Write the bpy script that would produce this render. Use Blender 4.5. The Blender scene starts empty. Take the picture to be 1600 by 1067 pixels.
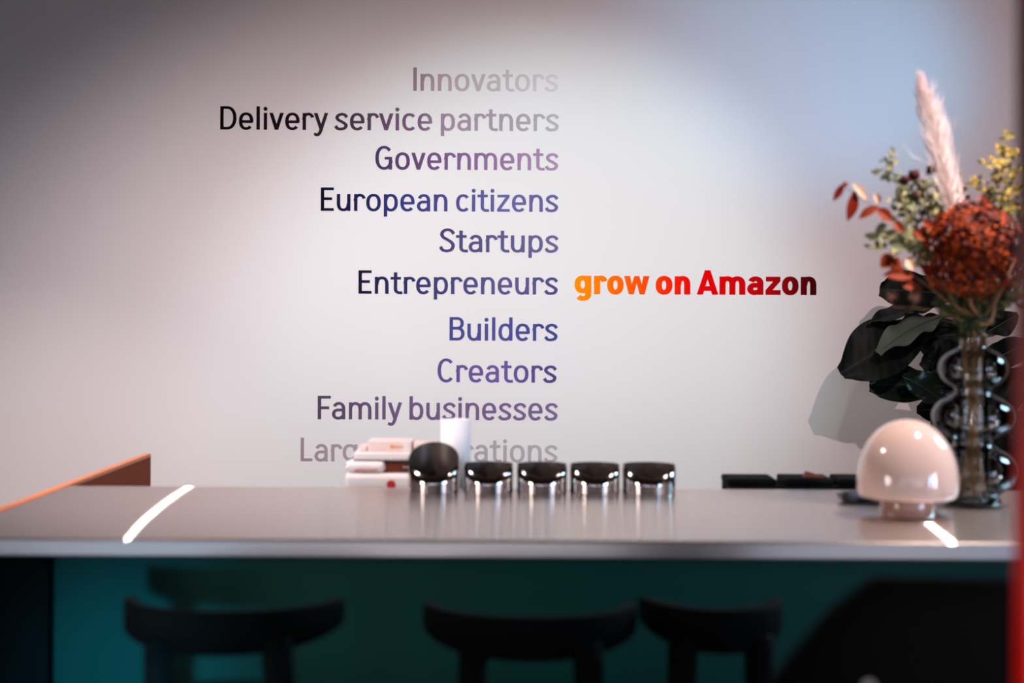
import bpy, bmesh, math, random
from mathutils import Vector, Matrix

# ------------------------------------------------------------------ camera, lights, exposure
C = bpy.context.scene
COL = C.collection
F = 2222.0          # focal length in pixels of the 1600 px wide frame (50 mm on 36 mm)
HOR = 495.0         # horizon row
ROLL = math.radians(0.28)
ZC = 1.516          # eye height
WALL = 5.80         # depth of the lettered wall
TOP = 1.05          # counter top height

cd = bpy.data.cameras.new('camera'); cam = bpy.data.objects.new('camera', cd); COL.objects.link(cam)
cd.lens = 50.0; cd.sensor_width = 36.0; cd.shift_y = -(533.5 - HOR) / 1600.0
cd.clip_start = 0.05
cam.matrix_world = Matrix.Translation((0, 0, ZC)) @ Matrix.Rotation(math.pi/2, 4, 'X') @ Matrix.Rotation(ROLL, 4, 'Z')
cd.dof.use_dof = True; cd.dof.focus_distance = WALL - 0.05; cd.dof.aperture_fstop = 1.7
C.camera = cam

C.view_settings.view_transform = 'Standard'; C.view_settings.look = 'None'
C.view_settings.gamma = 1.0; C.view_settings.use_curve_mapping = False
C.view_settings.exposure = 0.0
w = bpy.data.worlds.new('world'); C.world = w; w.use_nodes = True
w.node_tree.nodes['Background'].inputs[0].default_value = (0.95, 0.82, 0.85, 1)
w.node_tree.nodes['Background'].inputs[1].default_value = 0.01

def aim(o, loc, target):
    o.location = loc
    o.rotation_euler = (Vector(target) - Vector(loc)).to_track_quat('-Z', 'Y').to_euler()
def spot(name, loc, target, watts, color, angle, blend, radius):
    l = bpy.data.lights.new(name, 'SPOT'); l.energy = watts; l.color = color
    l.spot_size = math.radians(angle); l.spot_blend = blend; l.shadow_soft_size = radius
    o = bpy.data.objects.new(name, l); COL.objects.link(o); aim(o, loc, target); return o
def area(name, loc, target, watts, color, sx, sy):
    l = bpy.data.lights.new(name, 'AREA'); l.energy = watts; l.color = color
    l.shape = 'RECTANGLE'; l.size = sx; l.size_y = sy
    o = bpy.data.objects.new(name, l); COL.objects.link(o); aim(o, loc, target); return o
# track spots thrown on the lettered wall
spot('wall_spotlight', (0.7, 3.033, 3.093), (0.073, WALL, 1.451), 182, (0.685, 0.973, 1.000), 50.1, 0.707, 0.05)
spot('corner_spotlight', (-2.028, 3.4, 2.9), (-1.925, WALL, -0.107), 125, (1.000, 0.871, 0.807), 51.3, 1.0, 0.05)
# two ceiling spots over the counter, tilted to the wall; they draw the streaks on the brushed steel
spot('counter_spotlight_west', (-1.27, 3.45, 2.75), (-0.061, WALL, -0.386), 232, (1.000, 0.828, 0.828), 119, 1.0, 0.014)
spot('counter_spotlight_east', (1.42, 3.15, 2.67), (1.146, WALL, 1.2), 90, (1.000, 0.739, 0.789), 141, 1.0, 0.014)
spot('counter_fill_east', (1.42, 3.15, 2.67), (1.12, 3.42, 1.05), 150, (1.000, 0.850, 0.750), 64, 0.8, 0.014)  # extra beam added at the east spot's place to brighten the table lamp
# daylight from the right, cast on the upper right of the wall, and from the right and front windows
spot('window_beam', (2.7, 3.571, 1.9), (1.269, WALL, 2.567), 160, (0.094, 0.578, 1.000), 31, 0.909, 0.15)
a_ = area('window_daylight', (3.22, 4.2, 2.4), (1.0, 3.45, 1.2), 22, (0.45, 0.76, 1.0), 0.55, 0.9); a_.data.spread = math.radians(100)
for x_, w_, p_, c_ in ((-2.36, 1.96, 3.9, (0.70, 0.80, 1.0)), (-0.78, 1.04, 1.9, (0.94, 0.86, 0.90)), (0.22, 0.80, 1.5, (0.88, 0.82, 0.90)), (1.16, 0.70, 1.4, (0.62, 0.74, 1.0)), (2.42, 1.56, 2.9, (0.86, 0.84, 0.95))):
    a_ = area('shopfront_daylight', (x_, -2.92, 1.15), (x_, 3, 1.05), p_, c_, w_, 1.3); a_.data.spread = math.radians(90)
for x_, y_, c_, p_, w_ in ((-3.3, 0.5, (1.0, 0.84, 0.72), 1.1, 0.34), (-3.3, 1.15, (0.95, 0.95, 1.0), 1.5, 0.36), (3.22, 0.2, (0.30, 0.58, 1.0), 1.5, 0.36), (3.22, 1.3, (0.86, 0.86, 1.0), 1.4, 0.5)):  # unseen strip lights added to mirror as bright stripes in the steel cups
    a_ = area('side_strip_fill', (x_, y_, 1.25), (0.1, 3.75, 1.05), p_, c_, w_, 0.9); a_.data.spread = math.radians(36)
# unseen spots added to brighten the teal counter front and the red post
spot('front_panel_fill', (0.25, -2.6, 1.35), (-0.86, 3.2, 0.68), 1500, (0.04, 0.62, 1.0), 7.2, 1.0, 0.12)
spot('post_fill', (-1.5, -2.6, 1.05), (0.66, 1.5, 1.16), 1000, (1.0, 0.95, 0.9), 8.5, 1.0, 0.2)

# ------------------------------------------------------------------ helpers
def unroll(px, py):
    x, y = px - 800.0, py - HOR
    c, s = math.cos(ROLL), math.sin(ROLL)
    return x*c + y*s, -x*s + y*c
def at(px, py, d):
    X, Y = unroll(px, py)
    return Vector((X*d/F, d, ZC - Y*d/F))

class MB:
    def __init__(self): self.v = []; self.f = []; self.sm = []; self.mi = []
    def add(self, vs, fs, smooth=True, mi=0):
        b = len(self.v); self.v += [Vector(p) for p in vs]
        for f in fs: self.f.append([b+i for i in f]); self.sm.append(smooth); self.mi.append(mi)
    def box(self, c, s, bev=0.0, rz=0.0, seg=2, mi=0, rx=0.0):
        bm = bmesh.new(); bmesh.ops.create_cube(bm, size=1.0)
        for v in bm.verts: v.co = Vector((v.co.x*s[0], v.co.y*s[1], v.co.z*s[2]))
        if bev > 0:
            bmesh.ops.bevel(bm, geom=list(bm.edges), offset=bev, segments=seg, profile=0.5, affect='EDGES')
        M = Matrix.Translation(c) @ Matrix.Rotation(rz, 4, 'Z') @ Matrix.Rotation(rx, 4, 'X')
        bm.verts.index_update()
        self.add([M @ v.co for v in bm.verts], [[v.index for v in f.verts] for f in bm.faces], False, mi)
        bm.free()
    def lathe(self, prof, c, n=64, mi=0, cap0=False, cap1=False):
        b = len(prof); vs = []
        for k in range(n):
            a = 2*math.pi*k/n
            for r, z in prof: vs.append((c[0]+r*math.cos(a), c[1]+r*math.sin(a), c[2]+z))
        fs = []
        for k in range(n):
            k2 = (k+1) % n
            for i in range(b-1): fs.append([k*b+i, k2*b+i, k2*b+i+1, k*b+i+1])
        if cap0: fs.append([k*b for k in range(n)][::-1])
        if cap1: fs.append([k*b+b-1 for k in range(n)])
        self.add(vs, fs, True, mi)
    def tube(self, pts, r0, r1=None, n=8, mi=0):
        r1 = r0 if r1 is None else r1
        pts = [Vector(p) for p in pts]; m = len(pts); vs = []; fs = []
        up = Vector((0.31, 0.9, 0.2)).normalized()
        for i, p in enumerate(pts):
            t = (pts[min(i+1, m-1)] - pts[max(i-1, 0)]).normalized()
            u = t.cross(up).normalized(); v = t.cross(u)
            r = r0 + (r1-r0)*i/(m-1)
            for k in range(n):
                a = 2*math.pi*k/n; vs.append(p + u*(r*math.cos(a)) + v*(r*math.sin(a)))
        for i in range(m-1):
            for k in range(n):
                k2 = (k+1) % n; fs.append([i*n+k, i*n+k2, (i+1)*n+k2, (i+1)*n+k])
        fs.append(list(range(n))[::-1]); fs.append([(m-1)*n+k for k in range(n)])
        self.add(vs, fs, True, mi)
    def ball(self, c, r, nu=10, nv=6, mi=0, sq=(1, 1, 1)):
        vs = []; fs = []
        for j in range(nv+1):
            p = math.pi*j/nv
            for i in range(nu):
                a = 2*math.pi*i/nu
                vs.append((c[0]+r*sq[0]*math.sin(p)*math.cos(a), c[1]+r*sq[1]*math.sin(p)*math.sin(a), c[2]+r*sq[2]*math.cos(p)))
        for j in range(nv):
            for i in range(nu):
                fs.append([j*nu+i, (j+1)*nu+i, (j+1)*nu+(i+1) % nu, j*nu+(i+1) % nu])
        self.add(vs, fs, True, mi)
    def leaf(self, base, tip, width, face=(0, -1, 0.25), curl=0.12, cup=0.15, shape='oval', wave=0.0, nu=8, nv=4, mi=0, ph=0.0):
        base, tip = Vector(base), Vector(tip); ax = tip-base; L = ax.length; ax.normalize()
        n = Vector(face); n = (n - ax*n.dot(ax))
        if n.length < 1e-4: n = Vector((0.3, 0.2, 1)) - ax*ax.dot(Vector((0.3, 0.2, 1)))
        n.normalize(); s = ax.cross(n)
        vs = []; fs = []
        for i in range(nu+1):
            t = i/nu
            if shape == 'oval': wd = math.sin(math.pi*min(max(t, 0.02), 0.985))**0.8
            elif shape == 'fiddle': wd = (math.sin(math.pi*min(max(t, 0.03), 0.975)**1.35)**0.62)*(0.86+0.14*math.sin(6*t+ph))
            else: wd = math.sin(math.pi*min(max(t, 0.02), 0.985)**0.7)
            for j in range(-nv, nv+1):
                q = j/nv
                off = curl*L*(-(t*2-1)**2 + 1)*0.5 + cup*width*abs(q)*wd
                off += wave*width*math.sin(t*17+ph+q*1.5)*q*q
                vs.append(base + ax*(L*t) + s*(q*wd*width*0.5*(1+wave*0.5*math.sin(t*13+ph+(2 if q > 0 else 0)))) + n*off)
        m = 2*nv+1
        for i in range(nu):
            for j in range(m-1): fs.append([i*m+j, (i+1)*m+j, (i+1)*m+j+1, i*m+j+1])
        self.add(vs, fs, True, mi)
    def build(self, name, mats, parent=None, origin=None):
        off = Vector((0, 0, 0))
        if parent is not None:
            p = parent
            while p is not None: off += p.location; p = p.parent
        org = Vector(origin) if origin is not None else off
        me = bpy.data.meshes.new(name)
        me.from_pydata([tuple(v-org) for v in self.v], [], self.f)
        for p, s, k in zip(me.polygons, self.sm, self.mi): p.use_smooth = s; p.material_index = k
        if not isinstance(mats, (list, tuple)): mats = [mats]
        for m in mats: me.materials.append(m)
        me.update()
        o = bpy.data.objects.new(name, me); COL.objects.link(o)
        o.location = org - off if parent is not None else org
        if parent is not None: o.parent = parent
        return o

def tag(o, label=None, cat=None, group=None, kind=None):
    if label: o['label'] = label
    if cat: o['category'] = cat
    if group: o['group'] = group
    if kind: o['kind'] = kind
    return o
def empty(name, loc, label, cat, group=None):
    o = bpy.data.objects.new(name, None); COL.objects.link(o); o.location = loc; o.empty_display_size = 0.05
    return tag(o, label, cat, group)
def solid(name, mb, mat, kind='structure'):
    o = mb.build(name, mat); o['kind'] = kind; return o
def catmull(pts, n=8):
    P = [Vector(p) for p in pts]; P = [2*P[0]-P[1]] + P + [2*P[-1]-P[-2]]; out = []
    for i in range(1, len(P)-2):
        a, b, c, d = P[i-1:i+3]
        for k in range(n):
            t = k/n
            out.append(0.5*((2*b) + (c-a)*t + (2*a-5*b+4*c-d)*t*t + (3*b-a-3*c+d)*t**3))
    out.append(P[-2]); return out

# ------------------------------------------------------------------ materials
def srgb(r, g, b):
    f = lambda c: (c/255/12.92) if c/255 <= 0.04045 else ((c/255+0.055)/1.055)**2.4
    return (f(r), f(g), f(b), 1.0)
def mat(name, col, rough=0.5, metal=0.0, noise=None, bump=None, **kw):
    m = bpy.data.materials.new(name); m.use_nodes = True; nt = m.node_tree; b = nt.nodes['Principled BSDF']
    b.inputs['Base Color'].default_value = col; b.inputs['Roughness'].default_value = rough; b.inputs['Metallic'].default_value = metal
    for k, v in kw.items():
        k = k.replace('_', ' ')
        if k in b.inputs: b.inputs[k].default_value = v
    if noise:   # (scale, colour2, stretch)
        tc = nt.nodes.new('ShaderNodeTexCoord'); mp = nt.nodes.new('ShaderNodeMapping'); nz = nt.nodes.new('ShaderNodeTexNoise'); mx = nt.nodes.new('ShaderNodeMix'); mx.data_type = 'RGBA'
        nz.inputs['Scale'].default_value = noise[0]; nz.inputs['Detail'].default_value = 5
        if len(noise) > 2: mp.inputs['Scale'].default_value = noise[2]
        nt.links.new(tc.outputs['Object'], mp.inputs['Vector']); nt.links.new(mp.outputs[0], nz.inputs['Vector'])
        nt.links.new(nz.outputs['Fac'], mx.inputs['Factor']); mx.inputs['A'].default_value = col; mx.inputs['B'].default_value = noise[1]
        nt.links.new(mx.outputs['Result'], b.inputs['Base Color'])
        if bump:
            bp = nt.nodes.new('ShaderNodeBump'); bp.inputs['Strength'].default_value = bump; bp.inputs['Distance'].default_value = 0.002
            nt.links.new(nz.outputs['Fac'], bp.inputs['Height']); nt.links.new(bp.outputs[0], b.inputs['Normal'])
    return m
def island_mat(name, cols, rough=0.6, **kw):
    kw.setdefault('Specular_IOR_Level', 0.1)
    # colour varies from petal to petal (or leaf to leaf)
    m = mat(name, cols[0], rough, **kw); nt = m.node_tree; g = nt.nodes.new('ShaderNodeNewGeometry'); r = nt.nodes.new('ShaderNodeValToRGB')
    e = r.color_ramp.elements; n = len(cols)
    e[0].position = 0; e[0].color = cols[0]; e[1].position = 1; e[1].color = cols[-1]
    for i in range(1, n-1):
        q = e.new(i/(n-1)); q.color = cols[i]
    nt.links.new(g.outputs['Random Per Island'], r.inputs[0]); nt.links.new(r.outputs[0], nt.nodes['Principled BSDF'].inputs['Base Color'])
    return m
def steel(name, col, r1=0.085, a1=0.95, r2=0.36, a2=0.2):
    """steel brushed along x: the reflection smears across the brushing"""
    m = bpy.data.materials.new(name); m.use_nodes = True; nt = m.node_tree; nt.nodes.clear(); N = nt.nodes.new; K = nt.links.new
    out = N('ShaderNodeOutputMaterial'); mx = N('ShaderNodeMixShader'); mx.inputs[0].default_value = 0.30
    g1 = N('ShaderNodeBsdfAnisotropic'); g2 = N('ShaderNodeBsdfAnisotropic')
    tv = N('ShaderNodeCombineXYZ'); tv.inputs[0].default_value = 1.0
    for g, r, a in ((g1, r1, a1), (g2, r2, a2)):
        g.inputs['Roughness'].default_value = r; g.inputs['Anisotropy'].default_value = a
        K(tv.outputs[0], g.inputs['Tangent'])
    tc = N('ShaderNodeTexCoord'); mp = N('ShaderNodeMapping'); mp.inputs['Scale'].default_value = (1.2, 160, 160)
    nz = N('ShaderNodeTexNoise'); nz.inputs['Scale'].default_value = 3; nz.inputs['Detail'].default_value = 4
    mc = N('ShaderNodeMix'); mc.data_type = 'RGBA'; mc.inputs['A'].default_value = col; mc.inputs['B'].default_value = tuple(c*0.90 for c in col[:3])+(1,)
    K(tc.outputs['Object'], mp.inputs[0]); K(mp.outputs[0], nz.inputs['Vector']); K(nz.outputs['Fac'], mc.inputs['Factor'])
    K(mc.outputs['Result'], g1.inputs[0]); K(mc.outputs['Result'], g2.inputs[0])
    K(g1.outputs[0], mx.inputs[1]); K(g2.outputs[0], mx.inputs[2]); K(mx.outputs[0], out.inputs[0])
    return m
def thin_glass(name, tint, edge, rough=0.0, ior=1.5, gain=1.0):
    """blown glass of thin wall: clear seen face on, tinted and mirror-like towards the rim"""
    m = bpy.data.materials.new(name); m.use_nodes = True; nt = m.node_tree; nt.nodes.clear()
    out = nt.nodes.new('ShaderNodeOutputMaterial'); tr = nt.nodes.new('ShaderNodeBsdfTransparent'); gl = nt.nodes.new('ShaderNodeBsdfGlossy')
    lw = nt.nodes.new('ShaderNodeLayerWeight'); lw.inputs['Blend'].default_value = 0.35
    fr = nt.nodes.new('ShaderNodeFresnel'); fr.inputs['IOR'].default_value = ior
    ml = nt.nodes.new('ShaderNodeMath'); ml.operation = 'MULTIPLY'; ml.inputs[1].default_value = gain; ml.use_clamp = True
    mx = nt.nodes.new('ShaderNodeMixShader'); mc = nt.nodes.new('ShaderNodeMix'); mc.data_type = 'RGBA'
    mc.inputs['A'].default_value = tint; mc.inputs['B'].default_value = edge
    gl.inputs['Roughness'].default_value = rough
    nt.links.new(lw.outputs['Facing'], mc.inputs['Factor']); nt.links.new(mc.outputs['Result'], tr.inputs[0])
    nt.links.new(fr.outputs[0], ml.inputs[0]); nt.links.new(ml.outputs[0], mx.inputs[0]); nt.links.new(tr.outputs[0], mx.inputs[1]); nt.links.new(gl.outputs[0], mx.inputs[2]); nt.links.new(mx.outputs[0], out.inputs[0])
    return m
def gradient_mat(name, stops):
    """printed colour run along the line of lettering; stops = (pixel column, sRGB)"""
    m = mat(name, srgb(*stops[0][1]), 0.75); nt = m.node_tree
    b = nt.nodes['Principled BSDF']; b.inputs['Specular IOR Level'].default_value = 0.02
    g = nt.nodes.new('ShaderNodeNewGeometry'); sx = nt.nodes.new('ShaderNodeSeparateXYZ'); mr = nt.nodes.new('ShaderNodeMapRange'); r = nt.nodes.new('ShaderNodeValToRGB')
    x0, x1 = stops[0][0], stops[-1][0]
    mr.inputs['From Min'].default_value = (x0-800)*WALL/F; mr.inputs['From Max'].default_value = (x1-800)*WALL/F
    e = r.color_ramp.elements; e[0].position = 0; e[0].color = srgb(*stops[0][1]); e[1].position = 1; e[1].color = srgb(*stops[-1][1])
    for x, c in stops[1:-1]:
        q = e.new((x-x0)/(x1-x0)); q.color = srgb(*c)
    nt.links.new(g.outputs['Position'], sx.inputs[0]); nt.links.new(sx.outputs[0], mr.inputs['Value']); nt.links.new(mr.outputs[0], r.inputs[0]); nt.links.new(r.outputs[0], b.inputs['Base Color'])
    return m

M = {}
M['wall'] = mat('white_paint', (0.81, 0.782, 0.776, 1), 0.85, noise=(1.3, (0.79, 0.765, 0.76, 1)), Specular_IOR_Level=0.2)
M['dark_wall'] = mat('dark_paint', (0.12, 0.065, 0.05, 1), 0.8, noise=(2, (0.14, 0.075, 0.06, 1)))
M['ceiling'] = mat('ceiling_paint', (0.09, 0.055, 0.045, 1), 0.9, noise=(2, (0.10, 0.065, 0.05, 1)))
M['floor'] = mat('dark_floor', (0.05, 0.04, 0.035, 1), 0.6, noise=(5, (0.075, 0.06, 0.05, 1)))
M['steel'] = steel('brushed_steel', (0.99, 0.90, 0.86, 1))
M['steel_edge'] = steel('brushed_steel_edge', (1.0, 0.95, 0.95, 1), 0.28, 0.3, 0.36, 0.2)
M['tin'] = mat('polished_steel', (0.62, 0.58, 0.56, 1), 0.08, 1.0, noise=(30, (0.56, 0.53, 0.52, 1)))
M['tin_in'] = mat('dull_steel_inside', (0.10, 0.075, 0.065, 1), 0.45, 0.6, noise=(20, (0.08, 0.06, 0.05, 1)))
M['teal'] = mat('dark_teal_paint', srgb(0, 68, 60), 0.6, noise=(4, srgb(0, 58, 52)), Specular_IOR_Level=0.2)
M['black'] = mat('black_satin', (0.004, 0.005, 0.005, 1), 0.75, noise=(20, (0.006, 0.007, 0.007, 1)), Specular_IOR_Level=0.06)
M['blackfab'] = mat('black_cloth', (0.004, 0.004, 0.005, 1), 0.95, noise=(200, (0.006, 0.006, 0.007, 1)), bump=0.2, Specular_IOR_Level=0.05)
M['wood'] = mat('brown_wood', srgb(176, 82, 44), 0.7, noise=(6, srgb(128, 52, 26), (1, 3, 26)), Specular_IOR_Level=0.1)
M['woodedge'] = mat('orange_wood_edge', srgb(236, 138, 84), 0.45, noise=(8, srgb(222, 120, 66), (2, 1, 12)))
M['red'] = mat('red_lacquer', srgb(205, 10, 5), 0.5, noise=(3, srgb(190, 9, 5)), Specular_IOR_Level=0.2)

# ------------------------------------------------------------------ room
R = 3.3; L0 = -3.4; FRONT = -3.0; H = 3.3
m = MB(); m.box((0, (FRONT+WALL)/2, -0.05), (R-L0+0.4, WALL-FRONT+0.4, 0.1)); solid('floor', m, M['floor'])
m = MB(); m.box((0, (FRONT+WALL)/2, H+0.05), (R-L0+0.4, WALL-FRONT+0.4, 0.1)); solid('ceiling', m, M['ceiling'])
m = MB(); m.box((0, WALL+0.075, H/2), (R-L0+0.3, 0.15, H)); solid('wall_back', m, M['wall'])
m = MB(); m.box((L0-0.075, (FRONT+WALL)/2, H/2), (0.15, WALL-FRONT, H)); solid('wall_left', m, M['dark_wall'])
m = MB(); m.box((R+0.075, (FRONT+WALL)/2, H/2), (0.15, WALL-FRONT, H)); solid('wall_right', m, M['dark_wall'])
m = MB(); m.box((0, FRONT-0.075, H/2), (R-L0+0.3, 0.15, H)); solid('wall_front', m, M['dark_wall'])

# ------------------------------------------------------------------ counter
CF, CB, CL, CR = 2.963, 3.878, -1.21, 1.75
counter = empty('bar_counter', ((CL+CR)/2, CF+0.3, 0), 'long bar counter with brushed steel top and dark teal front panel', 'counter')
m = MB(); m.box(((CL+CR)/2, (CF+CB)/2, TOP-0.02), (CR-CL, CB-CF, 0.04), 0.006, seg=3); top_ = m.build('steel_top', [M['steel'], M['steel_edge']], counter)
for p in top_.data.polygons:
    if p.normal.y < -0.85: p.material_index = 1
top_['label'] = 'brushed steel worktop'
m = MB(); m.box(((-1.03+CR)/2, CF+0.26, (TOP-0.04)/2), (CR+1.03, 0.03, TOP-0.04), 0.001); m.build('front_panel', M['teal'], counter)['label'] = 'dark teal front panel'
m = MB(); m.box(((CL-1.03)/2, CF+0.24, (TOP-0.04)/2), (-1.032-CL, 0.07, TOP-0.04), 0.001); m.build('shade_panel', M['black'], counter)  # black panel put in for the dark gap under the overhang
m = MB(); m.box(((CL+CR)/2, CB+0.161, 0.5), (CR-CL, 0.32, 1.0), 0.001); m.build('back_ledge', M['black'], counter)
LEDGE = 1.0
# timber end panel
pan = empty('timber_panel', (-1.223, 3.85, 0), 'upright brown timber end panel with orange top edge left of the steel counter', 'panel')
m = MB(); m.box((-1.2225, (2.7+4.78)/2, 0.52), (0.022, 2.08, 1.04), 0.0005); m.build('board', M['wood'], pan)
m = MB(); m.box((-1.2225, (2.7+4.78)/2, 1.0455), (0.022, 2.08, 0.0105), 0.0005); m.build('edge_trim', M['woodedge'], pan)['label'] = 'bright orange top edge'

# ------------------------------------------------------------------ lettering
def ell(cx, cy, rx, ry, a0, a1, n=26, e=2.3):
    out = []
    for i in range(n+1):
        t = math.radians(a0+(a1-a0)*i/n); c, s = math.cos(t), math.sin(t)
        out.append((cx+rx*math.copysign(abs(c)**(2/e), c), cy+ry*math.copysign(abs(s)**(2/e), s)))
    return out
def glyph(ch, st):
    """(items, width, left bearing, right bearing); an item is ('s', centre line) or ('p', outline)"""
    a, b, X, bold = st['a'], st['b'], st['X'], st['bold']
    k = st['k']*({'a': 1.07, 'z': 1.05, 'r': 1.05}.get(ch, 1.0) if bold else 1.0); D = 2*a; O = 0.012
    S = lambda *p: ('s', list(p))
    def W(w): return w*k
    if ch in 'Il': return [S((a, 0), (a, 1.0))], D, .085, .085
    if ch == 'i': return [S((.012+a, 0), (.012+a, X)), ('p', ell(.012+a, .893, .086, .086, 0, 360, 24, 2)[:-1])], D+.024, .075, .075
    if ch == 'n':
        w = W(.60); t = X+O-b
        return [S((a, 0), (a, X)), ('s', ell(w/2+.01, .40, w/2-a-.01, t-.40, 180, 0, 24, 2.35)+[(w-a, 0)])], w, .08, .075
    if ch == 'm':
        w = W(1.0); t = X+O-b; h = w/2
        return [S((a, 0), (a, X)), ('s', ell((a+h)/2, .40, (h-a)/2, t-.40, 180, 0, 24, 2.35)+[(h, 0)]),
                ('s', ell((h+w-a)/2, .40, (w-a-h)/2, t-.40, 180, 0, 24, 2.35)+[(w-a, 0)])], w, .08, .075
    if ch == 'u':
        w = W(.60); return [S((w-a, 0), (w-a, X)), ('s', [(a, X)]+ell(w/2-.01, .32, w/2-a-.01, .32+O-b, 180, 360, 24, 2.35))], w, .075, .08
    if ch == 'r':
        w = W(.48); return [S((a, 0), (a, X)), ('s', ell(a+(w-2*a)*.54, .43, (w-2*a)*.60, X+O-b-.43, 180, 22, 22, 2.2))], w, .08, .0
    if ch == 'o':
        w = W(.64); return [('s', ell(w/2, X/2, w/2-a, X/2+O-b, 0, 360, 48) )], w, .055, .055
    if ch == 'c':
        w = W(.585); return [('s', ell(.315*k, X/2, .315*k-a, X/2+O-b, 42, 318, 40))], w, .055, .03
    if ch == 'e':
        w = W(.63); return [('s', ell(w/2, X/2, w/2-a, X/2+O-b, -7, 318, 44)), S((a, .345), (w-a*.5, .345))], w, .055, .055
    if ch == 's':
        w = W(.56); p = [(w*.93, .545), (w*.78, .645), (w*.52, X+O-b), (w*.25, .62), (w*.17, .525), (w*.30, .425), (w*.58, .345), (w*.82, .255), (w*.865, .185), (w*.76, .085), (w*.48, b-O), (w*.20, .07), (w*.06, .175)]
        return [('s', [tuple(q) for q in catmull([Vector((x, y, 0)) for x, y in p], 6)])], w, .045, .045
    if ch == 'S':
        w = .65; p = [(w*.93, .775), (w*.78, .90), (w*.52, 1+O-b), (w*.25, .895), (w*.14, .76), (w*.24, .63), (w*.52, .525), (w*.78, .41), (w*.885, .275), (w*.78, .11), (w*.49, b-O), (w*.20, .085), (w*.05, .225)]
        return [('s', [tuple(q) for q in catmull([Vector((x, y, 0)) for x, y in p], 6)])], w, .05, .04
    if ch == 'a':
        w = W(.585)
        return [('s', ell(w*.52, .46, w*.48-a, X+O-b-.46, 158, 0, 26, 2.2)+[(w-a, 0)]),
                ('s', [(w-a, .41-b*.2), (w*.55, .41-b*.2)]+ell(w*.46, (.41+.8*b-O)/2, w*.46-a, (.41-1.2*b+O)/2, 90, 270, 20, 2.1)[:-1]+([(w*.46, b-O), (w-a, b+.045)] if bold else ell(w*.46, .21, w*.50-a, .21+O-b, 270, 338, 10, 2.1)))], w, .045, .08
    if ch == 't':
        w = W(.47); x = W(.215)
        return [('s', [(x, .92), (x, .24)]+ell(x+.20*k, .20, .20*k, .20+O-b, 180, 296, 16, 2.3)), S((0, X-b), (W(.455), X-b))], w, .01, .03
    if ch == 'v':
        w = W(.63); h = D*1.08; c = w/2
        return [('p', [(0, X), (h, X), (c+h*.52, 0), (c-h*.48, 0)]), ('p', [(w-h, X), (w, X), (c+h*.48, 0), (c-h*.52, 0)])], w, .012, .012
    if ch == 'y':
        w = W(.63); h = D*1.08; c = w/2
        return [('p', [(0, X), (h, X), (c+h*.52, 0.02), (c-h*.38, -0.0)]),
                ('s', [(w-h/2-.002, X), (c-.012, -.03)]+[tuple(q) for q in catmull([Vector((c-.012, -.03, 0)), Vector((c-.075, -.155, 0)), Vector((c-.165, -.21, 0)), Vector((c-.30, -.165, 0))], 6)][1:]),
                ('p', [(w-h, X), (w, X), (w-h*.1, X-.05), (w-h*1.1, X-.05)])], w, .012, .012
    if ch == 'z':
        w = W(.555); h = D*1.12
        return [S((.015, X-b), (w-.01, X-b)), S((0, b), (w, b)), ('p', [(w-.012, X-2*b+.01), (w-h-.012, X-2*b+.01), (0, 2*b-.01), (h, 2*b-.01)])], w, .05, .045
    if ch == 'w':
        w = W(.985); h = D*.98; c = w/2; q = w*.285
        return [('p', [(0, X), (h, X), (q+h*.42, 0), (q-h*.42, 0)]), ('p', [(c-h*.42, X), (c+h*.30, X), (q+h*.42, 0), (q-h*.42, 0)]),
                ('p', [(c-h*.30, X), (c+h*.42, X), (w-q+h*.42, 0), (w-q-h*.42, 0)]), ('p', [(w-h, X), (w, X), (w-q+h*.42, 0), (w-q-h*.42, 0)])], w, .012, .012
    if ch in 'pbd':
        w = W(.615); y0, y1 = {'p': (-.235, X), 'b': (0, 1.0), 'd': (0, 1.0)}[ch]
        x = w-a if ch == 'd' else a
        return [S((x, y0), (x, y1)), ('s', ell(w/2, X/2, w/2-a, X/2+O-b, 0, 360, 48))], w, (.055 if ch == 'd' else .08), (.08 if ch == 'd' else .055)
    if ch == 'g':
        w = W(.645)
        return [('s', [(w-a, X)]+[(w-a, .02)]+ell(w*.50, .0, w*.50-a, .20-b*.2, 0, -148, 22, 2.3)), ('s', ell(w/2-.01*k, X*.53, w/2-a, X*.47+O-b, 0, 360, 48))], w, .05, .08
    if ch == 'D':
        w = .71; return [('s', [(w*.42, b), (a, b), (a, 1-b), (w*.42, 1-b)]+ell(w*.42, .5, w*.58-a, .5-b, 90, -90, 30, 2.2)[1:])], w, .085, .055
    if ch == 'B':
        w = .66; y = .525
        return [('s', [(w*.5, b), (a, b), (a, 1-b), (w*.5, 1-b)]+ell(w*.5, (y+1-b)/2, w*.45-a, (1-b-y)/2, 90, -90, 20, 2.2)[1:]+[(a, y)]),
                ('s', [(w*.5, y)]+ell(w*.52, (y+b)/2, w*.48-a, (y-b)/2, 90, -90, 20, 2.2)+[(w*.45, b)])], w, .085, .05
    if ch == 'E': w = .57; return [S((a, 0), (a, 1)), S((0, 1-b), (w, 1-b)), S((a, .52), (w*.87, .52)), S((0, b), (w, b))], w, .085, .06
    if ch == 'F': w = .575; return [S((a, 0), (a, 1)), S((0, 1-b), (w, 1-b)), S((a, .49), (w*.88, .49))], w, .085, .01
    if ch == 'L': w = .53; return [S((a, 0), (a, 1)), S((0, b), (w, b))], w, .085, .05
    if ch == 'C': w = .70; return [('s', ell(.375, .5, .375-a, .5+O-b, 43, 317, 44, 2.2))], w, .05, .04
    if ch == 'G':
        w = .735; return [('s', ell(.385, .5, .385-a, .5+O-b, 40, 342, 44, 2.2)+[(w-a, .42)]), S((.41, .485), (w, .485)), S((w-a, 0), (w-a, .5))], w, .05, .085
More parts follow.
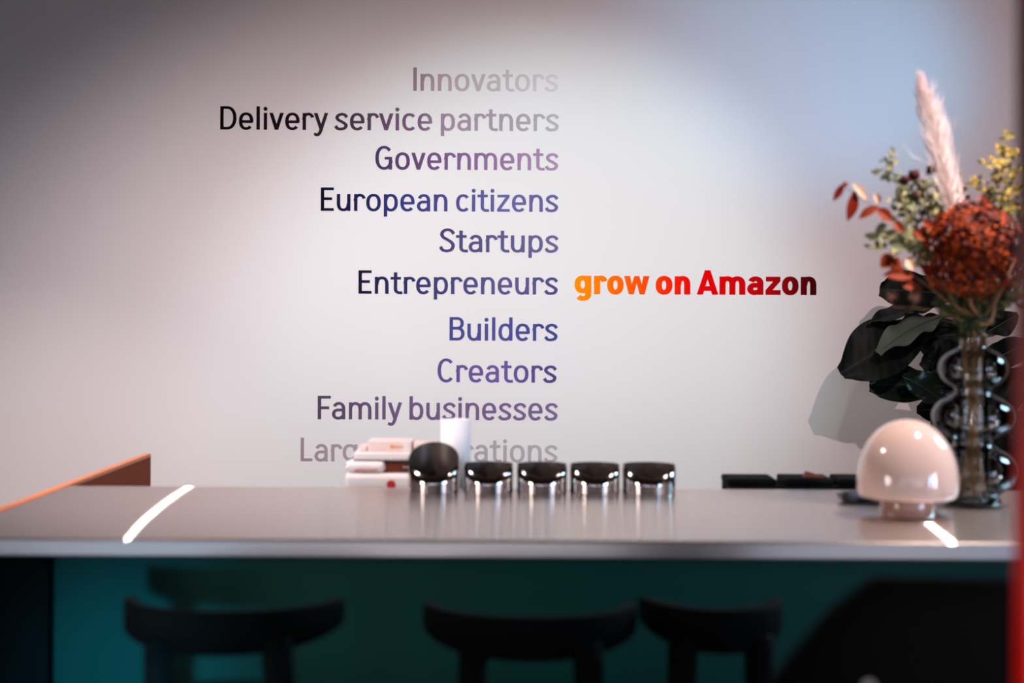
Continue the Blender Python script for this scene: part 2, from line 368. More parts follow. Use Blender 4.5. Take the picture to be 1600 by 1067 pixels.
    if ch == 'A':
        w = .875; h = D*1.02; c = w/2
        return [('p', [(0, 0), (h, 0), (c+h*.42, 1), (c-h*.44, 1)]), ('p', [(w-h, 0), (w, 0), (c+h*.44, 1), (c-h*.42, 1)]), S((w*.2, .25), (w*.8, .25))], w, .01, .01
    raise KeyError(ch)
REG = dict(a=.0735, b=.057, X=.725, bold=False, k=1.0)
BOLD = dict(a=.124, b=.098, X=.745, bold=True, k=1.05)
def stroke_outline(pts, a, b):
    P = [Vector((p[0], p[1])) for p in pts]
    Q = [P[0]]
    for p in P[1:]:
        if (p-Q[-1]).length > 1e-5: Q.append(p)
    closed = (Q[0]-Q[-1]).length < 1e-3 and len(Q) > 8
    if closed: Q = Q[:-1]
    n = len(Q); left = []; right = []
    for i in range(n):
        if closed: p0, p1 = Q[i-1], Q[(i+1) % n]; dirs = [(Q[i]-p0).normalized(), (p1-Q[i]).normalized()]
        else:
            dirs = []
            if i > 0: dirs.append((Q[i]-Q[i-1]).normalized())
            if i < n-1: dirs.append((Q[i+1]-Q[i]).normalized())
        # pen with a wide horizontal and a thin vertical half-axis; mitre at corners
        ns = [Vector((-d.y, d.x)) for d in dirs]
        hs = [math.sqrt((q.x*a)**2+(q.y*b)**2) for q in ns]
        if len(ns) == 1: off = ns[0]*hs[0]
        else:
            det = ns[0].x*ns[1].y-ns[0].y*ns[1].x
            if abs(det) < 0.08: off = (ns[0]*hs[0]+ns[1]*hs[1])*0.5
            else: off = Vector(((hs[0]*ns[1].y-hs[1]*ns[0].y)/det, (ns[0].x*hs[1]-ns[1].x*hs[0])/det))
        left.append(Q[i]+off); right.append(Q[i]-off)
    return left, right, closed
THK = 0.0012
def letter_mesh(items, st, x0, z0, sx, sz):
    mb = MB(); y1 = WALL-0.0002; y0 = WALL-THK
    def P(q, y): return Vector((x0+q[0]*sx, y, z0+q[1]*sz))
    for k_, (kind, pts) in enumerate(items):
        y0 = WALL-THK-0.0001*k_
        if kind == 'p':
            n = len(pts); vs = [P(q, y0) for q in pts]+[P(q, y1) for q in pts]
            fs = [list(range(n))]+[[i, i+n, (i+1) % n+n, (i+1) % n] for i in range(n)]
            mb.add(vs, fs, False)
        else:
            l, r, closed = stroke_outline(pts, st['a'], st['b']); n = len(l)
            vs = [P(q, y0-4e-6*i) for i, q in enumerate(l)]+[P(q, y0-4e-6*i) for i, q in enumerate(r)]+[P(q, y1) for q in l]+[P(q, y1) for q in r]
            fs = []
            for i in range(n if closed else n-1):
                j = (i+1) % n
                fs += [[i, j, n+j, n+i], [i, 2*n+i, 2*n+j, j], [n+j, 3*n+j, 3*n+i, n+i]]
            if not closed: fs += [[0, n, 3*n, 2*n], [n-1, 3*n-1, 4*n-1, 2*n-1]]
            mb.add(vs, fs, False)
    return mb
def spaced(ch, st):
    it, w_, lb, rb = glyph(ch, st); q = 0.022 if st['bold'] else 0.0
    return it, w_, lb-q, rb-q
def word_width(word, st):
    tot = 0; prev = None
    for ch in word:
        it, w_, lb, rb = spaced(ch, st)
        if prev is not None: tot += prev+lb
        tot += w_; prev = rb
    return tot
def line_of_text(words, base, stops, label, st, cap=36.4):
    """words = (text, left column, right column) in photo pixels; base = (column, baseline row)"""
    zb = at(base[0], base[1], WALL).z; S = cap*WALL/F
    x0 = at(words[0][1], base[1], WALL).x; x1 = at(words[-1][2], base[1], WALL).x
    root = empty('wall_lettering', ((x0+x1)/2, WALL-0.0005, zb), label, 'lettering', 'lettering lines on the white wall')
    mt = gradient_mat('lettering_print', stops)
    for text, l, r in words:
        xl, xr = at(l, base[1], WALL).x, at(r, base[1], WALL).x
        s = (xr-xl)/word_width(text, st); x = xl; prev = None
        for ch in text:
            it, w_, lb, rb = spaced(ch, st)
            if prev is not None: x += (prev+lb)*s
            letter_mesh(it, st, x, zb, s, S).build('letter', mt, root)
            x += w_*s; prev = rb
line_of_text([('Innovators', 645.8, 871.8)], (760, 142.4), [(645, (152, 126, 132)), (700, (184, 166, 172)), (790, (200, 190, 194)), (872, (216, 211, 214))],
    'faint grey line reading Innovators, topmost lettering on the white wall', REG)
line_of_text([('Delivery', 344.2, 512.8), ('service', 523.2, 675.2), ('partners', 688.8, 872.9)], (610, 203.6),
    [(344, (10, 10, 13)), (470, (36, 24, 34)), (560, (78, 62, 80)), (650, (122, 92, 122)), (700, (160, 138, 158)), (800, (168, 158, 168)), (873, (182, 180, 186))],
    'black to grey line reading Delivery service partners on the white wall', REG)
line_of_text([('Governments', 586.5, 872)], (730, 265.4), [(586, (70, 56, 92)), (640, (96, 70, 112)), (740, (136, 100, 150)), (820, (160, 128, 164)), (872, (168, 144, 170))],
    'purple line reading Governments on the white wall', REG)
line_of_text([('European', 501.3, 699.1), ('citizens', 712.6, 872)], (690, 330.2), [(501, (14, 14, 36)), (570, (34, 36, 82)), (620, (52, 56, 118)), (700, (78, 74, 136)), (790, (104, 100, 158)), (872, (104, 98, 152))],
    'navy to violet line reading European citizens on the white wall', REG)
line_of_text([('Startups', 687, 872)], (780, 394.0), [(687, (72, 66, 112)), (780, (94, 88, 136)), (872, (106, 102, 146))],
    'slate violet line reading Startups on the white wall', REG)
line_of_text([('Entrepreneurs', 560.1, 871.3)], (715, 459.4), [(560, (26, 26, 48)), (640, (54, 52, 100)), (720, (78, 74, 126)), (800, (96, 90, 142)), (871, (80, 76, 130))],
    'navy line reading Entrepreneurs, left of the orange and red words', REG)
line_of_text([('grow', 898, 1014.4), ('on', 1024.4, 1078.4), ('Amazon', 1088.6, 1275.2)], (1086, 460.0),
    [(898, (255, 146, 4)), (960, (255, 108, 4)), (1010, (252, 76, 6)), (1045, (248, 40, 8)), (1080, (236, 6, 8)), (1150, (214, 4, 10)), (1205, (176, 6, 14)), (1240, (116, 6, 14)), (1276, (60, 3, 8))],
    'bold orange to dark red words right of the other lettering on the wall', BOLD, cap=38)
line_of_text([('Builders', 702.4, 871)], (787, 532.1), [(702, (70, 74, 140)), (780, (84, 82, 150)), (871, (66, 72, 138))],
    'blue line reading Builders on the white wall', REG)
line_of_text([('Creators', 683.7, 869.4)], (777, 597.2), [(683, (104, 82, 146)), (780, (112, 90, 156)), (869, (82, 70, 128))],
    'violet line reading Creators on the white wall', REG)
line_of_text([('Family', 496.5, 628.2), ('businesses', 639.7, 871)], (690, 655.6), [(496, (84, 68, 92)), (620, (112, 92, 126)), (760, (124, 98, 142)), (871, (124, 106, 144))],
    'mauve line reading Family businesses on the white wall', REG)
line_of_text([('Large', 469.8, 585), ('corporations', 596, 870.6)], (690, 721.2), [(469, (160, 140, 148)), (560, (176, 162, 168)), (740, (178, 168, 174)), (871, (184, 178, 182))],
    'faint grey bottom line of lettering half hidden behind the boxes and white tube', REG)

# ------------------------------------------------------------------ steel tins on the counter
def tin(px0, px1, base_y, d, rim, label, group, n=72):
    xc = (at(px0, base_y, d).x + at(px1, base_y, d).x)/2; r = (at(px1, base_y, d).x - at(px0, base_y, d).x)/2
    mb = MB(); b = []; t = 0.0016
    for k in range(n):
        a = 2*math.pi*k/n; c, s = math.cos(a), math.sin(a); h = rim(s)
        b.append([(r*c, r*s, 0.001), (r*c, r*s, h*0.5), (r*c, r*s, h), ((r-t)*c, (r-t)*s, h), ((r-t)*c, (r-t)*s, h*0.5), ((r-t)*c, (r-t)*s, 0.004)])
    vs = [Vector(p)+Vector((xc, d, TOP)) for ring in b for p in ring]; fs = []
    for k in range(n):
        k2 = (k+1) % n
        for i in (0, 1, 2): fs.append([k*6+i, k2*6+i, k2*6+i+1, k*6+i+1])
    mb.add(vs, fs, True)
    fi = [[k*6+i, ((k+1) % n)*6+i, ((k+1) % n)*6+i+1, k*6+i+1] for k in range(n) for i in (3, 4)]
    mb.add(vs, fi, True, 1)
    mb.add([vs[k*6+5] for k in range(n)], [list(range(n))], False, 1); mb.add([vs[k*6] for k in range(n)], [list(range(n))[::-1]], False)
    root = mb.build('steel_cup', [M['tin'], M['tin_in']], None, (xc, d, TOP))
    return tag(root, label, 'cup', group)
G = 'row of steel cups on the counter'
def rim_low(s):   # s = -1 at the front, +1 at the back
    return 0.074 - max(0.0, -s)**2.0*0.030
def rim_slant(s):
    return 0.087 + 0.039*s
tin(638, 717, 770, 3.795, rim_slant, 'tallest steel cup with a round slanted mouth, left end of the row', G)
names = ['low scooped steel cup beside the tall round steel cup', 'low scooped steel cup, third from the left in the row', 'low scooped steel cup, second from the right end of the row', 'low scooped steel cup at the right end of the row']
for (p0, p1), nm in zip([(724, 802), (807, 886), (890, 968), (972, 1055)], names): tin(p0, p1, 770, 3.795, rim_low, nm, G)

# ------------------------------------------------------------------ white tube, stack of boxes
M['paper'] = mat('white_paper', (0.80, 0.79, 0.81, 1), 0.6, noise=(12, (0.76, 0.75, 0.77, 1)))
M['card'] = mat('white_card', (0.78, 0.76, 0.75, 1), 0.5, noise=(9, (0.74, 0.72, 0.71, 1)))
M['pinkcard'] = mat('pale_pink_card', (0.80, 0.66, 0.62, 1), 0.5, noise=(14, (0.76, 0.62, 0.57, 1)))
M['redink'] = mat('red_ink', srgb(200, 20, 24), 0.5, noise=(30, srgb(180, 16, 20)))
M['orangeink'] = mat('orange_ink', srgb(238, 150, 60), 0.5, noise=(30, srgb(230, 140, 50)))
M['amber'] = mat('amber_brown', srgb(112, 44, 22), 0.12, noise=(20, srgb(70, 24, 12)), Coat_Weight=0.6)
tb = at(711.5, 760, 3.97)
m = MB(); r = 23.5*3.97/F; hh = at(711, 655, 3.97).z-LEDGE
m.lathe([(0, 0.001), (r, 0.001), (r, hh), (r-0.003, hh), (r-0.003, hh-0.11), (0, hh-0.11)], (tb.x, 3.97, LEDGE), 48)
tag(m.build('paper_tube', M['paper'], None, (tb.x, 3.97, LEDGE)), 'tall white paper tube standing behind the steel cups', 'tube')
def px_box(name, p0, p1, y0, y1, d, depth, mt, label, cat, group=None, z0=None, bev=0.004, rz=0.0):
    A, B = at(p0, y1, d), at(p1, y0, d); zlo = A.z if z0 is None else z0
    c = Vector(((A.x+B.x)/2, d+depth/2, zlo))
    root = empty(name, c, label, cat, group)
    m = MB(); m.box((c.x, c.y, (zlo+B.z)/2), (B.x-A.x, depth, B.z-zlo), bev, rz=rz); m.build('body', mt, root); root['_top'] = B.z
    return root, B.z, c
SG = 'stacked packages behind the counter'
r1, z1, c1 = px_box('carton', 538, 668, 740.5, 765, 3.915, 0.17, M['card'], 'wide white carton with a red dot, bottom of the package stack', 'box', SG, z0=LEDGE, bev=0.012)
q = at(611, 757, 3.915); m = MB()
m.add([(q.x+0.0125*math.cos(t*math.pi/12), 3.9142, q.z+0.0125*math.sin(t*math.pi/12)) for t in range(24)], [list(range(24))], False); m.build('red_dot', M['redink'], r1)
r2, z2, c2 = px_box('amber_case', 586, 664, 722.5, 740, 3.935, 0.13, M['amber'], 'glossy amber brown case sandwiched between white packages', 'case', SG, z0=z1, bev=0.004)
m = MB()
for px_ in (632, 637): m.ball(at(px_, 729, 3.93), 0.0045, 10, 8)
m.build('clasp', M['tin'], r2)
# pouch with red print
pc = at(571, 735, 3.92); pouch = empty('pouch', (pc.x, 3.965, z1), 'small white pouch with red print, left in the package stack', 'pouch', SG)
m = MB(); m.box((at(570, 735, 3.92).x, 3.965, z1+0.017), (0.112, 0.085, 0.031), 0.014, seg=4)
m.build('body', M['card'], pouch)
m = MB(); 
for i in range(9):
    xx = at(556+i*4.0, 742, 3.92).x; m.box((xx, 3.9222, z1+0.0075+0.0012*(i % 3)), (0.0055, 0.002, 0.0035))
m.build('red_print', M['redink'], pouch)
m = MB(); m.box((at(572, 729, 3.92).x, 3.968, z1+0.0338), (0.075, 0.05, 0.0035), 0.001); m.build('dark_flap', mat('dark_red_card', srgb(70, 14, 12), 0.4, noise=(8, srgb(50, 10, 8))), pouch)
zs = max(z2, z1+0.0356)
r3, z3, c3 = px_box('carton', 552, 676, 707.5, 722, 3.93, 0.15, M['card'], 'flat white carton, second from the top of the package stack', 'box', SG, z0=zs, bev=0.005)
r4, z4, c4 = px_box('package', 575, 643, 689, 707, 3.95, 0.10, M['pinkcard'], 'pale pink package with an orange arrow, topmost of the stack', 'box', SG, z0=z3, bev=0.003)
aw = at(612, 698, 3.95); m = MB()
pts = [(-0.006, 0), (0.0, 0.0062), (0.006, 0.0022), (0.033, 0.0013), (0.033, -0.0013), (0.006, -0.0022), (0.0, -0.0062)]
m.add([(aw.x+p[0], 3.9493, aw.z+p[1]) for p in pts], [list(range(len(pts)))], False); m.build('orange_arrow', M['orangeink'], r4)
m = MB(); m.box(((at(632, 0, 3.95).x+at(643, 0, 3.95).x)/2, 4.0, (z3+z4)/2), (0.018, 0.1012, z4-z3-0.001), 0.002); m.build('white_end_band', M['card'], r4)
r5, z5, c5 = px_box('package', 646, 682, 692, 707, 3.955, 0.09, M['pinkcard'], 'small pale package right of the arrow package on the stack', 'box', SG, z0=z3, bev=0.003)
r6, z6, c6 = px_box('package', 561, 573, 697, 707, 3.955, 0.09, M['pinkcard'], 'narrow pale packet at the left end of the stack top', 'box', SG, z0=z3, bev=0.003)

# ------------------------------------------------------------------ black boxes behind the counter
BG = 'black boxes behind the counter edge'
A, B = at(1140, 762, 3.93), at(1395, 762, 3.93); zt = at(1220, 759.5, 3.93).z
m = MB(); m.box(((A.x+B.x)/2, 4.0, (LEDGE+zt)/2), (B.x-A.x, 0.16, zt-LEDGE), 0.003)
tag(m.build('tray', M['black'], None, ((A.x+B.x)/2, 4.0, LEDGE)), 'long low black tray under the three black boxes', 'tray')
for p0, p1, lab in [(1137, 1214, 'leftmost of the three rounded black boxes'), (1226, 1303, 'middle rounded black box carrying a brown card'), (1311, 1392, 'rightmost black box, half hidden by the mushroom lamp')]:
    A, B = at(p0, 750, 3.93), at(p1, 748, 3.93); zz = at((p0+p1)/2, 748, 3.93).z
    m = MB(); m.box(((A.x+B.x)/2, 3.995, (zt+zz)/2), (B.x-A.x, 0.13, zz-zt), 0.007, seg=3)
    tag(m.build('storage_box', M['black'], None, ((A.x+B.x)/2, 3.995, zt)), lab, 'box', BG)
a_, b_, c_ = at(1256, 748.4, 3.96), at(1262, 737.5, 3.96), at(1290, 748.4, 3.96); m = MB()
off = Vector((0, 0.03, 0)); zz0 = zz
vs = [a_, b_, c_, a_+off, b_+off, c_+off]
for v in vs:
    if v.z < zz0+0.004: v.z = zz0+0.0003
m.add(vs, [[0, 1, 2], [5, 4, 3], [0, 3, 4, 1], [1, 4, 5, 2], [2, 5, 3, 0]], False)
tag(m.build('folded_card', mat('brown_card', srgb(120, 62, 52), 0.7, noise=(20, srgb(104, 52, 42))), None, (a_.x, 3.97, zz0)), 'folded brown card standing on the middle black box', 'card')

# ------------------------------------------------------------------ mushroom lamp
ld = 3.35; lp = at(1417.5, 806, ld); ls = ld/F
lamp = empty('table_lamp', (lp.x, ld+0.0, TOP), 'small glossy pink mushroom table lamp on the right of the steel counter', 'lamp')
M['opal'] = mat('pink_opal_glass', (0.68, 0.48, 0.42, 1), 0.07, noise=(3, (0.70, 0.53, 0.47, 1)), Subsurface_Weight=0.25, Coat_Weight=0.7, Coat_Roughness=0.03)
M['opal'].node_tree.nodes['Principled BSDF'].inputs['Subsurface Radius'].default_value = (0.05, 0.03, 0.02)
def zpx(y): return TOP + (806-y)*ls - 0.004
R_ = 77.5*ls
prof = []
zc_ = zpx(750) - TOP; ht = zpx(651) - TOP - zc_
for i in range(0, 19):
    t = math.pi/2*i/18; prof.append((R_*math.sin(t)**0.94 if i else 0.0, zc_+ht*math.cos(t)))
zr = zpx(772) - TOP
prof += [(R_*0.998, zc_-0.008), (R_*0.985, zr+0.010), (R_*0.955, zr+0.002), (R_*0.92, zr), (R_*0.86, zr+0.006), (R_*0.5, zr+0.02), (0.0, zr+0.026)]
m = MB(); m.lathe(prof, (lp.x, ld, TOP), 72); m.build('lamp_shade', M['opal'], lamp)
rb = 43*ls; M['stem_glass'] = mat('brown_pink_glass', (0.36, 0.20, 0.15, 1), 0.08, noise=(4, (0.42, 0.25, 0.20, 1)), Coat_Weight=0.8, Coat_Roughness=0.03)
m = MB(); m.lathe([(0, 0.001), (rb*0.93, 0.001), (rb, 0.005), (rb*0.985, zr*0.6), (rb*0.97, zr+0.016), (0, zr+0.016)], (lp.x, ld, TOP), 64); m.build('base', M['stem_glass'], lamp)

# low glass dish behind the lamp
M['blueglass'] = thin_glass('blue_glass', (0.74, 0.84, 0.94, 1), (0.34, 0.46, 0.62, 1), gain=1.6)
dp = at(1362, 781, 3.55); m = MB(); rr = 47*3.55/F
m.lathe([(0, 0.002), (rr*0.8, 0.002), (rr*0.93, 0.008), (rr, 0.02), (rr*0.985, 0.021), (rr*0.9, 0.012), (rr*0.75, 0.006), (0, 0.006)], (dp.x, 3.60, TOP), 48)
tag(m.build('glass_dish', M['blueglass'], None, (dp.x, 3.60, TOP)), 'low blue glass dish on the counter behind the mushroom lamp', 'dish')

# ------------------------------------------------------------------ bubble vase
vd = 3.56; vs_ = vd/F; vp = at(1519, 788, vd); VX = vp.x
def vz(y): return at(1519, y, vd).z - TOP
M['glass'] = thin_glass('clear_glass', (0.95, 0.96, 0.96, 1), (0.50, 0.53, 0.54, 1), gain=1.15)
zb_ = vz(783)
def bubble(c0, c1, rmax, rin0, rin1, n=14):
    out = []
    for i in range(n+1):
        t = i/n; a = -1+2*t
        out.append((max(rmax*math.sqrt(max(0, 1-(abs(a)**2.2)*0.93)), rin0 if a < 0 else rin1), c0+(c1-c0)*t))
    return out
prof = [(0, 0.004), (34*vs_, 0.003), (42*vs_, 0.006)]
prof += bubble(vz(777), vz(694), 66*vs_, 40*vs_, 29*vs_)
prof += bubble(vz(687), vz(614), 62*vs_, 29*vs_, 27*vs_)
prof += bubble(vz(608), vz(543), 52*vs_, 27*vs_, 21*vs_)
prof += [(20*vs_, vz(538)), (19.5*vs_, vz(528)), (20.5*vs_, vz(522))]
m = MB(); m.lathe(prof, (VX, vd, TOP), 72)
vase = m.build('bubble_vase', M['glass'], None, (VX, vd, TOP))
tag(vase, 'clear glass vase of three stacked bubbles holding dried flowers', 'vase')
m = MB(); m.lathe([(25*vs_, 0.018), (25.5*vs_, vz(700)), (25*vs_, vz(612)), (20.5*vs_, vz(548))], (VX, vd, TOP), 40); m.build('inner_tube', M['glass'], vase)
m = MB(); m.lathe([(0, 0.0045), (36*vs_, 0.0045), (44*vs_, 0.012), (44*vs_, 0.016), (0, 0.017)], (VX, vd, TOP), 48)
m.build('thick_base', thin_glass('green_base_glass', (0.55, 0.66, 0.60, 1), (0.10, 0.18, 0.15, 1)), vase)['label'] = 'thick greenish glass base'

# ------------------------------------------------------------------ bouquet
rnd = random.Random(7)
def in_vase(k):      # foot and neck point of the k-th stem
    a = k*2.4; r0 = 0.033
    foot = Vector((VX+r0*math.cos(a), vd+r0*math.sin(a)*0.8, TOP+0.022)); neck = Vector((VX-0.026*math.cos(a), vd-0.026*math.sin(a), TOP+vz(530)))
    return foot, neck
cnt = [0]
def stem_path(pts_px, d=None):
    foot, neck = in_vase(cnt[0]); cnt[0] += 1
    pts = [foot, neck] + [at(p[0], p[1], p[2] if len(p) > 2 else (d or vd)) for p in pts_px]
    return catmull(pts, 7), foot
BQ = 'dried stems in the bubble vase'
brown = mat('brown_stem', srgb(168, 112, 62), 0.6, noise=(30, srgb(128, 82, 48)))
green_stem = mat('green_stem', srgb(128, 112, 62), 0.7, noise=(30, srgb(100, 86, 48)))
rust = island_mat('rust_leaf', [srgb(140, 46, 8), srgb(96, 26, 8), srgb(176, 76, 14)], 0.55)
redleaf = island_mat('dark_red_leaf', [srgb(104, 24, 8), srgb(130, 34, 10)], 0.5)
beige = mat('beige_leaf', srgb(226, 186, 152), 0.6, noise=(30, srgb(206, 160, 126)))
gre = island_mat('grey_green_leaf', [srgb(84, 92, 66), srgb(132, 136, 96), srgb(58, 66, 46), srgb(152, 148, 104), srgb(110, 112, 84)], 0.6)
yel = island_mat('yellow_green_leaf', [srgb(110, 98, 38), srgb(140, 120, 52), srgb(70, 70, 30), srgb(156, 130, 64), srgb(54, 58, 28)], 0.6)
deep = island_mat('deep_green_leaf', [srgb(50, 62, 40), srgb(76, 84, 54), srgb(36, 46, 32), srgb(96, 98, 60)], 0.6)

def explicit_branch(name, label, pts, leaves, stem_mat, rad=0.0022, d=vd):
    path, foot = stem_path(pts, d); root = empty(name, foot, label, 'dried stem', BQ)
    m = MB(); m.tube(path, rad, rad*0.5, 6); m.build('stem', stem_mat, root)
    for (bx, by), (tx, ty), w_, mt, fc in leaves:
        m = MB(); m.leaf(at(bx, by, d-0.004), at(tx, ty, d-0.012), w_*d/F, fc, 0.10, 0.18); m.build('leaf', mt, root)
    return root
explicit_branch('rust_leaf_branch', 'branch with rust red leaves reaching furthest left from the vase', [(1478, 440), (1425, 372), (1372, 328), (1338, 305), (1312, 288)],
    [((1318, 288), (1302, 314), 12, redleaf, (0, -1, .2)), ((1322, 284), (1318, 293), 9, redleaf, (0, -1, 0)), ((1336, 298), (1324, 345), 19, redleaf, (.2, -1, .1)), ((1332, 286), (1354, 312), 13, beige, (0, -1, .5)), ((1372, 322), (1342, 342), 15, rust, (0, -1, .6)), ((1368, 326), (1394, 346), 20, rust, (.1, -1, .3)), ((1374, 318), (1366, 302), 12, beige, (0, -1, .2)), ((1396, 346), (1410, 362), 16, rust, (0, -1, .2))], brown, 0.0017, 3.50)
explicit_branch('rust_leaf_branch', 'short branch with orange leaves hanging low left of the russet flower head', [(1478, 470), (1440, 440), (1402, 412), (1385, 400)],
    [((1395, 398), (1376, 418), 24, rust, (0, -1, .1)), ((1404, 402), (1392, 424), 20, rust, (.3, -1, 0)), ((1428, 432), (1380, 430), 22, rust, (0, -1, .5)), ((1440, 452), (1406, 444), 17, rust, (0, -1, .4)), ((1416, 404), (1428, 422), 15, beige, (0, -1, 0)), ((1456, 430), (1440, 414), 18, redleaf, (0, -1, .2)), ((1450, 375), (1425, 360), 16, rust, (0, -1, .3)), ((1462, 360), (1440, 345), 15, rust, (0, -1, .3))], brown, 0.0017, 3.48)

def sprig(name, label, pts, blobs, mt, stem_mat, leaf_len=(10, 18), d=vd, rad=0.0022, seed=1, shape='oval'):
    rn = random.Random(seed); path, foot = stem_path(pts, d); root = empty(name, foot, label, 'dried stem', BQ)
    m = MB(); m.tube(path, rad, rad*0.5, 6)
    lf = MB()
    for (cx, cy, rx, ry, n) in blobs:
        cp = at(cx, cy, d); best = min(path, key=lambda p: (p-cp).length)
        for k in range(max(1, n//7)):
            q = at(cx+rn.uniform(-.8, .8)*rx, cy+rn.uniform(-.8, .8)*ry, d+rn.uniform(-.03, .03))
            m.tube(catmull([best, (best+q)/2+Vector((0, 0, .004)), q], 4), rad*0.5, rad*0.35, 5)
        for k in range(n):
            a = rn.uniform(0, 2*math.pi); rr_ = math.sqrt(rn.random())
            bx, by = cx+rx*rr_*math.cos(a), cy+ry*rr_*math.sin(a); ln = rn.uniform(*leaf_len); an = rn.uniform(0, 2*math.pi)
            dd = d+rn.uniform(-.04, .04)
            lf.leaf(at(bx, by, dd), at(bx+ln*math.cos(an), by-abs(ln*math.sin(an))*rn.choice((1, 1, -.6)), dd+rn.uniform(-.012, .012)), ln*rn.uniform(.42, .62)*d/F,
                    (rn.uniform(-.7, .7), -1, rn.uniform(-.5, .8)), 0.1, 0.15, shape, nu=4, nv=2)
    m.build('stem', stem_mat, root); lf.build('foliage', mt, root); return root
sprig('green_sprig', 'tall thin grey green sprig standing above the left rust leaves', [(1482, 460), (1440, 380), (1408, 310), (1396, 270), (1391, 238)],
    [(1391, 243, 7, 9, 10), (1387, 258, 10, 10, 14), (1381, 272, 14, 9, 16), (1393, 278, 12, 9, 14), (1402, 300, 6, 12, 6)], gre, green_stem, (7, 12), 3.52, seed=3)
sprig('green_sprig', 'bushy grey green sprig left of the pale plume', [(1490, 470), (1462, 390), (1440, 330), (1425, 290)],
    [(1425, 300, 20, 22, 34), (1405, 325, 20, 22, 34), (1440, 335, 26, 30, 50), (1470, 320, 16, 28, 34), (1455, 300, 14, 20, 20)], gre, green_stem, (9, 17), 3.60, seed=4)
sprig('green_sprig', 'broad leaved green sprig between the orange leaves and the flower head', [(1495, 480), (1455, 410), (1415, 370), (1380, 385)],
    [(1415, 375, 22, 18, 18), (1428, 385, 14, 22, 14), (1385, 372, 22, 14, 12), (1364, 386, 10, 6, 5), (1440, 400, 12, 16, 10)], gre, green_stem, (14, 28), 3.50, seed=5)
sprig('green_sprig', 'yellow green sprig rising right of the plume', [(1530, 480), (1552, 400), (1568, 320), (1573, 260), (1572, 212)],
    [(1572, 218, 3, 10, 6), (1570, 240, 10, 10, 14), (1550, 256, 18, 7, 16), (1565, 275, 20, 16, 34), (1585, 260, 10, 24, 20), (1580, 300, 18, 22, 30)], yel, green_stem, (8, 15), 3.55, seed=6)
sprig('green_sprig', 'low yellow green sprig just above the flower head on its right', [(1526, 480), (1545, 390), (1550, 330), (1532, 290)],
    [(1528, 288, 12, 6, 14), (1545, 300, 14, 12, 22), (1570, 325, 24, 16, 40), (1590, 340, 10, 18, 20)], yel, green_stem, (8, 15), 3.62, seed=8)
sprig('green_sprig', 'dark leafy sprig in the vase neck below the flower head', [(1500, 500), (1488, 470)],
    [(1488, 478, 18, 22, 44), (1515, 482, 26, 28, 64), (1512, 512, 18, 14, 36), (1540, 490, 18, 22, 34), (1575, 465, 18, 22, 26), (1560, 350, 18, 12, 22)], deep, green_stem, (12, 24), 3.55, seed=9)
# seed heads and dark dried buds
def heads(name, label, pts, balls, ball_mat, stem_mat, spiky=False, d=3.48, seed=2):
    rn = random.Random(seed); path, foot = stem_path(pts, d); root = empty(name, foot, label, 'dried stem', BQ)
    m = MB(); m.tube(path, 0.0016, 0.001, 6)
    for (x, y, r) in balls:
        q = at(x, y, d); best = min(path, key=lambda p: (p-q).length); m.tube(catmull([best, (best+q)/2, q], 4), 0.0011, 0.0009, 5)
        h = MB(); h.ball(q, r*d/F*(0.6 if spiky else 1.0), 12, 8, sq=(1, 1, .85))
        for k in range(60 if spiky else 18):
            v = Vector((rn.gauss(0, 1), rn.gauss(0, 1), rn.gauss(0, 1))).normalized(); rr_ = r*d/F
            h.leaf(q+v*rr_*.4, q+v*rr_*(1.25 if spiky else 1.15), rr_*(.09 if spiky else .7), (v.z, -1, v.x), 0, 0.1, nu=3, nv=1)
        h.build('seed_head' if spiky else 'bud', ball_mat, root)
    m.build('stem', stem_mat, root); return root
heads('seed_head_stem', 'thin stem with two fuzzy brown seed heads in front of dark leaves', [(1500, 500), (1470, 489), (1432, 481), (1398, 479), (1393, 470)], [(1394, 462, 9), (1430, 463, 10)], mat('seed_brown', srgb(168, 118, 96), .9, noise=(40, srgb(136, 92, 76))), brown, True)
heads('bud_stem', 'stem of dark dried buds beside the plume', [(1495, 480), (1470, 380), (1450, 310), (1436, 282)], [(1414, 281, 8), (1428, 273, 9), (1455, 266, 8), (1430, 305, 8)], island_mat('dark_bud', [srgb(46, 30, 26), srgb(70, 36, 30), srgb(30, 24, 22)], .7), brown, False, 3.57)
heads('bud_stem', 'thin twig with tiny dark buds right of the plume', [(1522, 480), (1512, 380), (1506, 310), (1500, 262)], [(1500, 300, 5), (1508, 294, 4), (1497, 312, 4), (1512, 308, 4)], island_mat('small_bud', [srgb(96, 66, 44), srgb(70, 50, 34)], .7), brown, False, 3.60)
explicit_branch('brown_leaf_stem', 'stem with one upright dark brown leaf behind the flower head', [(1530, 470), (1538, 380), (1537, 330)],
    [((1538, 342), (1536, 300), 19, mat('dark_brown_leaf', srgb(76, 30, 20), .6, noise=(20, srgb(58, 24, 18))), (0, -1, 0))], brown, 0.002, 3.52)
# white blossom at the right
path, foot = stem_path([(1548, 480), (1572, 420), (1582, 366)], 3.5); root = empty('white_blossom', foot, 'small pale blossom at the right edge of the flower head', 'flower', BQ)
m = MB(); m.tube(path, 0.0016, 0.001, 6); m.build('stem', brown, root)
m = MB(); q = at(1582, 358, 3.46)
for k in range(26):
    v = Vector((rnd.gauss(0, 1), -abs(rnd.gauss(0, .8)), rnd.gauss(0, 1))).normalized(); m.leaf(q, q+v*0.026, 0.010, (v.z, -1, -v.x), .1, .1, nu=4, nv=2)
m.build('petals', mat('pale_petal', srgb(222, 200, 192), .6, noise=(20, srgb(206, 180, 172))), root)
